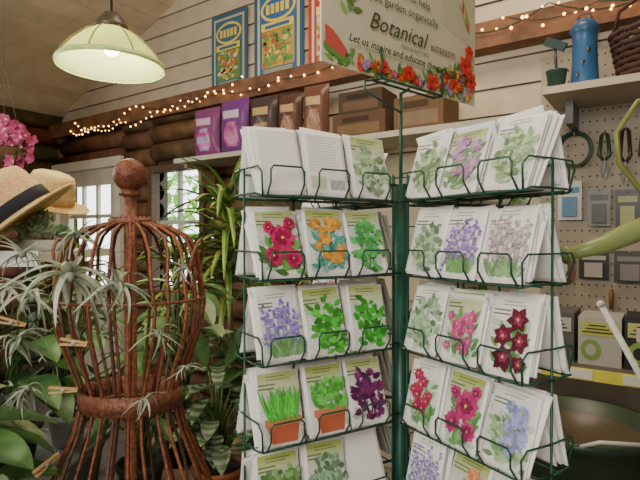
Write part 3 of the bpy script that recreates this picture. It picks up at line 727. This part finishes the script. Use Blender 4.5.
# ---------------- watering can ----------------
WG=(.26,.32,.11); mb=MB(); wc=Vector((.86,1.0,1.29))
mb.lathe([(.001,0),(.095,0),(.1,.01),(.095,.1),(.085,.17),(.078,.175),(.06,.18),(.001,.182)],wc,WG,28)
mb.tube([wc+Vector((-.08,0,.05)),wc+Vector((-.15,-.01,.16)),Vector((.67,.985,1.525)),Vector((.6,.965,1.505)),Vector((.54,.955,1.48)),Vector((.475,.945,1.465))],[.02,.02,.026,.022,.017,.011],WG,14)
mb.lathe([(.010,0),(.016,.012),(.017,.02),(.001,.022)],Vector((.48,.946,1.466)),WG,16,ax=Vector((0,0,1)).rotation_difference(Vector((-.93,-.15,-.25)).normalized()).to_matrix())
mb.tube([wc+Vector((-.06,0,.175)),Vector((.63,.98,1.585)),Vector((.585,.98,1.64)),Vector((.58,.98,1.70)),Vector((.62,.98,1.76)),Vector((.74,.99,1.81)),Vector((.9,1.0,1.76)),wc+Vector((.12,0,.3)),wc+Vector((.09,0,.1))],.005,(.2,.22,.06),8)
mb.build('watering_can',PLAS)
mb=MB(); mb.box((.86,1.0,1.275),(.3,.24,.03),(.5,.45,.38)); 
for x in(.735,.985):
    for yy in(.9,1.1): mb.box((x,yy,.63),(.03,.03,1.26),(.4,.36,.3))
mb.box((.86,1.0,.6),(.25,.2,.02),(.4,.36,.3)); mb.build('display_pedestal',PAINT)
mb=MB(); w=(.62,.62,.6); mb.tube([(.81,1.44,1.30),(1.41,1.18,.0)],.009,w,10); mb.ball((.81,1.44,1.30),.012,w,10); mb.build('garden_stake',WIRE)
mb=MB(); tc=Vector((.856,1.666,.5)); mb.lathe([(.001,0),(.18,0),(.215,.2),(.235,.36),(.247,.365),(.247,.39),(.225,.39),(.215,.34),(.001,.3)],tc,[(.04,.065,.04)]*7+[(.09,.065,.04)],36)
mb.tube([tc+Vector((-.1,-.22,.385)),tc+Vector((-.06,-.25,.41)),tc+Vector((.05,-.255,.405)),tc+Vector((.12,-.22,.385))],.006,(.6,.6,.56),8)
mb.build('garden_tub',PLAS)
table(4.45,4.97,-1.03,-.53,.5,'display_table',M=RM)

# ---------------- lights ----------------
def area(name,p,t,size,e,col,sy=None):
    l=bpy.data.lights.new(name,'AREA'); l.energy=e; l.color=col; l.size=size
    if sy: l.shape='RECTANGLE'; l.size_y=sy
    p=GR@Vector(p); t=GR@Vector(t)
    o=bpy.data.objects.new(name,l); o.location=p; o.rotation_euler=(t-p).to_track_quat('-Z','Y').to_euler(); sc.collection.objects.link(o)
def point(name,p,e,col,r):
    l=bpy.data.lights.new(name,'POINT'); l.energy=e; l.color=col; l.shadow_soft_size=r
    o=bpy.data.objects.new(name,l); o.location=GR@Vector(p); sc.collection.objects.link(o)
area('front_key_light',(-.9,-1.3,2.3),(.1,1.0,1.35),1.5,68,(1,.96,.88),1.2)  # added key light aimed at the rack; the front wall has no window
area('overhead_fill_light',(.3,1.6,3.6),(.3,2.4,0),1.0,38,(1,.82,.60))  # added warm overhead fill, no fixture hangs here
area('left_window_light',(-3.0,2.2,2.2),(0,1.2,1.3),1.0,40,(1,.98,.92),1.0)
point('pendant_bulb_light',L0+Vector((0,0,.02)),9,(.98,.95,.6),.03)
point('ceiling_fill_light',(-1.0,1.0,2.5),20,(1,.82,.58),.15)  # added warm fill to brighten the ceiling, not an actual lamp
wd=bpy.data.worlds.new('World'); sc.world=wd; wd.use_nodes=True
bg=wd.node_tree.nodes['Background']; bg.inputs[0].default_value=(.95,1,.97,1); bg.inputs[1].default_value=4

# ---------------- camera ----------------
cd=bpy.data.cameras.new('camera'); cd.sensor_width=36; cd.lens=36*500/640; cd.clip_start=.02
co=bpy.data.objects.new('camera',cd)
co.matrix_world=GR@Matrix.Translation((0,0,1.5))@Matrix.Rotation(math.radians(90-.57),4,'X')
sc.collection.objects.link(co); sc.camera=co
